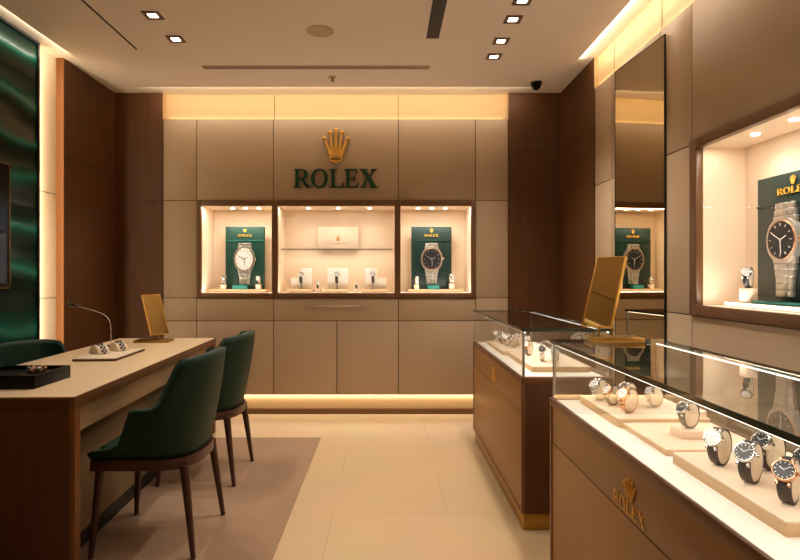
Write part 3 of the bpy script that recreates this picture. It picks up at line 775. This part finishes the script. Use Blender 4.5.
table_mirror('gold framed mirror standing on the corner of the near glass counter', (.905, 2.225, .9882), R(-4), (.20, .11), .13, .30, R(-21), R(-50), 0, Vector((-.07, -.01, .055)), ((.0, .06), (.1, .7)))

# ---------------------------------------------------------------- chairs
def chair_parts():
    parts = []
    zb = .43; NT, NZ = 48, 14
    def plan(t, grow=0):            # t in -1..1 : arm front left -> back -> arm front right ; local front -y
        hw, hd, fr = .235+grow, .215+grow, .235
        L1 = fr; arc = math.pi/2*(hw+hd)/2*2; tot = 2*L1+arc; s_ = (t+1)/2*tot
        if s_ < L1: return Vector((-hw, -fr+s_, 0))
        if s_ > L1+arc: return Vector((hw, -(s_-L1-arc), 0))
        a = (s_-L1)/arc*math.pi
        c_, n_ = math.cos(a), math.sin(a); p = .72
        return Vector((-math.copysign(abs(c_)**p, c_)*hw, n_**p*hd, 0))
    def top(t):
        a = abs(t)
        k = min(1, max(0, (a-.36)/.22)); k = k*k*(3-2*k)
        zz = .885-.015*(a/.36)**2 if a < .36 else .87
        f_ = min(1, max(0, (a-.69)/.12)); f_ = f_*f_*(3-2*f_); return zz*(1-k)+(.655-.165*f_-.02*max(0, a-.81)/.19)*k
    th = .038
    vs = []; fs = []
    for side in (0, 1):
        for i in range(NT+1):
            t = -1+2*i/NT; tp = top(t)
            for j in range(NZ+1):
                u = j/NZ; z = zb+(tp-zb)*u
                g = 0 if side == 0 else -th
                bow = .02*math.sin(u*math.pi*.5)
                p = plan(t, g+bow-.018*(1-u)**2)
                lean = (z-zb)*.07*max(0, p.y/.2)
                vs.append((p.x, p.y+lean, z))
    st = (NT+1)*(NZ+1); ix = lambda s_, i, j: s_*st+i*(NZ+1)+j
    for i in range(NT):
        for j in range(NZ):
            fs.append((ix(0, i, j), ix(0, i+1, j), ix(0, i+1, j+1), ix(0, i, j+1)))
            fs.append((ix(1, i, j), ix(1, i, j+1), ix(1, i+1, j+1), ix(1, i+1, j)))
        fs.append((ix(0, i, NZ), ix(0, i+1, NZ), ix(1, i+1, NZ), ix(1, i, NZ)))
        fs.append((ix(0, i, 0), ix(1, i, 0), ix(1, i+1, 0), ix(0, i+1, 0)))
    for j in range(NZ):
        fs.append((ix(0, 0, j), ix(0, 0, j+1), ix(1, 0, j+1), ix(1, 0, j)))
        fs.append((ix(0, NT, j), ix(1, NT, j), ix(1, NT, j+1), ix(0, NT, j+1)))
    b = MB().add(vs, fs, 'chair', True); parts.append(('backrest', b))
    b = MB().box(-.178, .178, -.235, .135, .40, .475, 'chair', .025); parts.append(('seat', b))
    b = MB(); n = 40; o_ = [plan(-1+2*i/n, -.004) for i in range(n+1)]; i_ = [plan(-1+2*i/n, -.05) for i in range(n+1)]
    o_[0].y = o_[-1].y = i_[0].y = i_[-1].y = -.235
    vs = [(p.x, p.y, z) for z in (.385, .43) for p in o_+i_]; m_ = n+1
    fs = []
    for i in range(n):
        fs += [(i, i+1, 2*m_+i+1, 2*m_+i), (m_+i, 3*m_+i, 3*m_+i+1, m_+i+1), (i, m_+i, m_+i+1, i+1), (2*m_+i, 2*m_+i+1, 3*m_+i+1, 3*m_+i)]
    fs += [(0, 2*m_, 3*m_, m_), (n, m_+n, 3*m_+n, 2*m_+n)]
    b.add(vs, fs, 'leg', False); b.box(-.19, .19, -.235, -.20, .385, .43, 'leg', .003); parts.append(('seat_frame', b))
    for sx in (-1, 1):
        for sy in (-1, 1):
            b = MB(); b.cyl((sx*.225, .215*sy if sy > 0 else -.235, 0), (sx*.195, .165*sy if sy > 0 else -.205, .40), .011, .021, 'leg', 16); parts.append(('leg', b))
    return parts
ch = thing('tub_chair', 'dark green leather tub chair nearest the camera, on the rug at the desk', 'chair', (-1.06, 2.68, .0065), R(-90), 'dark green chairs around the desk')
for nm, b in chair_parts(): b.obj(nm, ch)
dup(ch, (-1.11, 3.52, .0065), R(-90), 'dark green leather tub chair on the rug, the one nearer the back wall')
dup(ch, (-2.10, 3.38, .0065), R(54), 'dark green leather tub chair behind the desk beside the green stone panel', None, .94)

# rug
tag(fix(MB().box(-2.38, -.50, .6, 4.29, 0, .006, 'rug', .002).obj('area_rug')), 'flat brown rug lying under the desk and chairs', 'rug')

# ---------------------------------------------------------------- glass counters
def counter(label, X0, X1, Y0, Y1, seams, end_gold, logo, cat_g='glass display counters'):
    """X0 aisle side; Y0 near end; Y1 far end"""
    t = thing('display_counter', label, 'display counter', (X0, Y0, 0), 0, cat_g)
    Wd, Ln = X1-X0, Y1-Y0; H = .75
    b = MB(); b.box(.02, Wd-.02, .02, Ln-.02, .085, H-.03, 'wood'); b.obj('cabinet_body', t)
    b = MB(); b.box(.012, Wd-.01, .012, Ln-.012, 0, .085, 'brass', .001); b.obj('plinth', t)
    b = MB()      # frame on the aisle side
    b.box(0, .02, 0, .02, .085, H-.03, 'caseedge', .001); b.box(0, .02, Ln-.02, Ln, .085, H-.03, 'caseedge', .001)
    b.box(0, .02, .02, Ln-.02, .085, .10, 'caseedge', .001)
    b.box(Wd-.02, Wd, 0, Ln, .085, H-.03, 'wood', .001)
    b.box(0.02, Wd-.02, 0, .02, .085, H-.03, 'wood', .001); b.box(0.02, Wd-.02, Ln-.02, Ln, .085, H-.03, 'wood', .001); b.obj('side_frame', t)
    b = MB(); b.box(0, Wd, 0, .03, H-.03, H, 'caseedge', .0015); b.box(0, Wd, Ln-.03, Ln, H-.03, H, 'caseedge', .0015)
    b.box(0, .014, .03, Ln-.03, H-.03, H, 'caseedge', .0015); b.box(Wd-.03, Wd, .03, Ln-.03, H-.03, H, 'caseedge', .0015); b.obj('top_rim', t)
    MB().box(.0145, Wd-.0305, .0305, Ln-.0305, H-.028, H-.004, 'white').obj('deck', t)
    ys = [.02]+seams+[Ln-.02]
    for a, c_ in zip(ys[:-1], ys[1:]):
        MB().box(.004, .0195, a+.002, c_-.002, .575, H-.0305, 'casepanel', .001).obj('drawer', t)
        MB().box(.004, .0195, a+.002, c_-.002, .1015, .571, 'casepanel', .001).obj('door', t)
    # glass
    g = .008; zt_ = .987; q = .010
    e = MB()
    for x, y in ((q, q), (q, Ln-q-g), (Wd-q-g, q), (Wd-q-g, Ln-q-g)): e.box(x-.001, x+g+.001, y-.001, y+g+.001, H, zt_-.0145, 'metaledge')
    e.obj('corner_strip', t)
    for nm, (a, b_, c_, d) in (('glass_side', (q, q+g, q+g+.002, Ln-q-g-.002)), ('glass_side', (Wd-q-g, Wd-q, q+g+.002, Ln-q-g-.002)),
                               ('glass_side', (q+g+.002, Wd-q-g-.002, q, q+g)), ('glass_side', (q+g+.002, Wd-q-g-.002, Ln-q-g, Ln-q))):
        MB().box(a, b_, c_, d, H, zt_-.0145, 'glass').obj(nm, t)
    MB().box(.003, Wd-.003, .003, Ln-.003, zt_-.014, zt_, 'glasstop').obj('glass_top', t)
    b = MB(); u = .003
    b.box(0, u, 0, Ln, zt_-.014, zt_, 'glassedge'); b.box(Wd-u, Wd, 0, Ln, zt_-.014, zt_, 'glassedge')
    b.box(u, Wd-u, 0, u, zt_-.014, zt_, 'glassedge'); b.box(u, Wd-u, Ln-u, Ln, zt_-.014, zt_, 'glassedge'); b.obj('glass_edge', t)
    b = MB(); z = zt_-.0225
    b.box(q+g+.001, q+g+.004, .012, Ln-.012, z, z+.008, 'led'); b.box(Wd-q-g-.003, Wd-q-g-.001, .012, Ln-.012, z+.004, z+.008, 'led'); b.obj('led_strip', t)
    for xx in (X0+q+g+.006, X1-q-g-.006):
        sgn_ = 1 if xx < (X0+X1)/2 else -1
        area('counter_led', (xx+sgn_*.002, (Y0+Y1)/2, zt_-.026), .008, Ln-.1, 1.3*Ln/1.5, (sgn_*.5, 0, -1), (1, .92, .84))
    if logo:
        ly, lw, lh, lz = logo
        g_ = bpy.data.objects.new('counter_logo', None); COL.objects.link(g_); g_.parent = t; g_.location = (.0035, ly, 0); g_.rotation_euler = (0, 0, R(-90))
        letters(g_, 0, -.0005, lz, lh, lw, 'goldpaint', .0025)
        crown(g_, .01, -.001, lz+lh*1.15, lh*1.6, lh*2.0, 'goldpaint', .002)
    return t
# near case: local y of logo measured from Y0
NY0, NY1 = .45, 2.29
counter('near glass counter with lit cream deck and gold ROLEX crest on its bronze side', .67, 1.12, NY0, NY1, [], True, (1.555-NY0, .205, .036, .585))
FY0, FY1 = 2.73, 4.24
counter('far glass counter standing between the near counter and the back wall', .66, 1.11, FY0, FY1, [], True, (3.45-FY0, .12, .03, .60))

# trays and watches in the near counter
DK = .746
def tray(label, x0, x1, y0, y1, h, z=DK, group='cream trays in the glass counters', line=None):
    t = thing('watch_tray', label, 'tray', ((x0+x1)/2, (y0+y1)/2, z), 0, group)
    hx, hy = (x1-x0)/2, (y1-y0)/2
    MB().box(-hx, hx, -hy, hy, 0, h-.004, 'trayedge', .001).obj('body', t)
    MB().box(-hx, hx, -hy, hy, h-.004, h, 'tray', .001).obj('pad', t)
    return z+h
za = tray('thick cream tray at the far end of the near counter', .765, 1.07, 1.85, 2.21, .030)
zb_ = tray('low wide cream tray in the middle of the near counter', .78, 1.07, 1.56, 1.845, .018)
zc = tray('thick cream tray with leather-strap watches in the near counter', .768, 1.08, 1.075, 1.50, .030)
WG = 'watches in the near glass counter'
fr = R(-62)
watch('steel_white', (.81, 2.12, za), R(-68), 1.1, 'white-dial steel watch farthest away on the far tray of the near counter', WG)
watch('two_tone', (.825, 2.04, za), R(-68), 1.0, 'rose gold watch with steel bracelet, second on the far tray of the near counter', WG)
watch('silver', (.88, 2.03, za), R(-60), 1.15, 'large silver watch standing behind the rose gold ones on the far tray', WG)
watch('rose_white', (.835, 1.925, za), R(-65), 1.2, 'all rose gold watch with white dial at the front of the far tray', WG)
watch('steel_white', (.965, 2.01, za), R(-78), 1.0, 'slim silver watch alone at the right of the far tray', WG)
b = MB(); b.prism([(-.05, 0), (.05, 0), (.05, .022), (-.02, .004)], -.04, .04, 'tray'); o = b.obj('wedge_block'); o.location = (1.015, 1.90, za); tag(o, 'cream wedge block at the right end of the far tray', 'block')
b = MB().box(-.042, .042, -.036, .036, 0, .024, 'tray', .002); o = b.obj('watch_stand'); o.location = (.915, 1.69, zb_); tag(o, 'cream pedestal on the low middle tray of the near counter', 'stand')
watch('steel_black', (.915, 1.69, zb_+.024), R(-72), 1.1, 'steel watch with black dial on a pedestal on the low tray', WG)
watch('leather_white', (.835, 1.40, zc), R(-60), 1.25, 'silver-dial watch on black leather strap in the near counter', WG)
watch('leather_black', (.835, 1.28, zc), R(-56), 1.3, 'black-dial steel watch on black leather strap, middle of the thick tray', WG)
watch('rose_black', (.84, 1.165, zc), R(-52), 1.3, 'rose gold watch with black dial and black leather strap, nearest the camera', WG)
watch('leather_black', (.935, 1.36, zc), R(-72), 1.3, 'black-dial watch half hidden behind the middle leather watch', WG)
watch('silver', (.945, 1.24, zc), R(-70), 1.25, 'steel watch half hidden behind the rose gold and black watch', WG)

# far counter
zd = tray('cream tray at the far end of the far counter', .735, 1.05, 3.52, 4.08, .026)
ze = tray('cream tray at the near end of the far counter', .755, 1.06, 2.90, 3.46, .030)
FG = 'watches in the far glass counter'
for k, (x, y, kd, rz_) in enumerate(((.80, 3.98, 'steel_white', -50), (.81, 3.88, 'steel_black', -50), (.82, 3.78, 'steel_white', -50), (.835, 3.68, 'silver', -48), (.90, 3.80, 'steel_white', -45), (.92, 3.66, 'steel_white', -48))):
    watch(kd, (x, y, zd), R(rz_), 1.15, ['steel watch at the far left end of the far counter tray', 'dark steel watch second from the far end of the far counter', 'white-dial steel watch third from the far end of the far counter', 'steel watch fourth from the far end of the far counter', 'steel watch in the second row at the far end of the far counter', 'white-dial steel watch in the second row nearer the glass corner of the far counter'][k], FG)
for k, (x, y, kd, rz_) in enumerate(((.84, 3.30, 'two_tone', -45), (.86, 3.08, 'silver', -20), (.90, 3.0, 'steel_white', -10), (.95, 3.12, 'steel_black', -15))):
    watch(kd, (x, y, ze), R(rz_), 1.2, ['rose gold and steel watch at the back of the near tray in the far counter', 'silver watch behind the glass corner of the far counter', 'white-dial steel watch nearest the end glass of the far counter', 'dark steel bracelet watch on the right of the near tray in the far counter'][k], FG)

# ---------------------------------------------------------------- world and view
wd = bpy.data.worlds.new('world'); S.world = wd; wd.use_nodes = True
wd.node_tree.nodes['Background'].inputs[0].default_value = (1, .8, .6, 1); wd.node_tree.nodes['Background'].inputs[1].default_value = .02
vs_ = S.view_settings; vs_.view_transform = 'Standard'; vs_.look = 'None'; vs_.gamma = 1; vs_.use_curve_mapping = False; vs_.exposure = 0.5
S.cycles.max_bounces = 10; S.cycles.diffuse_bounces = 5; S.cycles.glossy_bounces = 5; S.cycles.transparent_max_bounces = 24
S.cycles.use_denoising = True; S.cycles.sample_clamp_indirect = 6; S.cycles.caustics_reflective = False; S.cycles.caustics_refractive = False
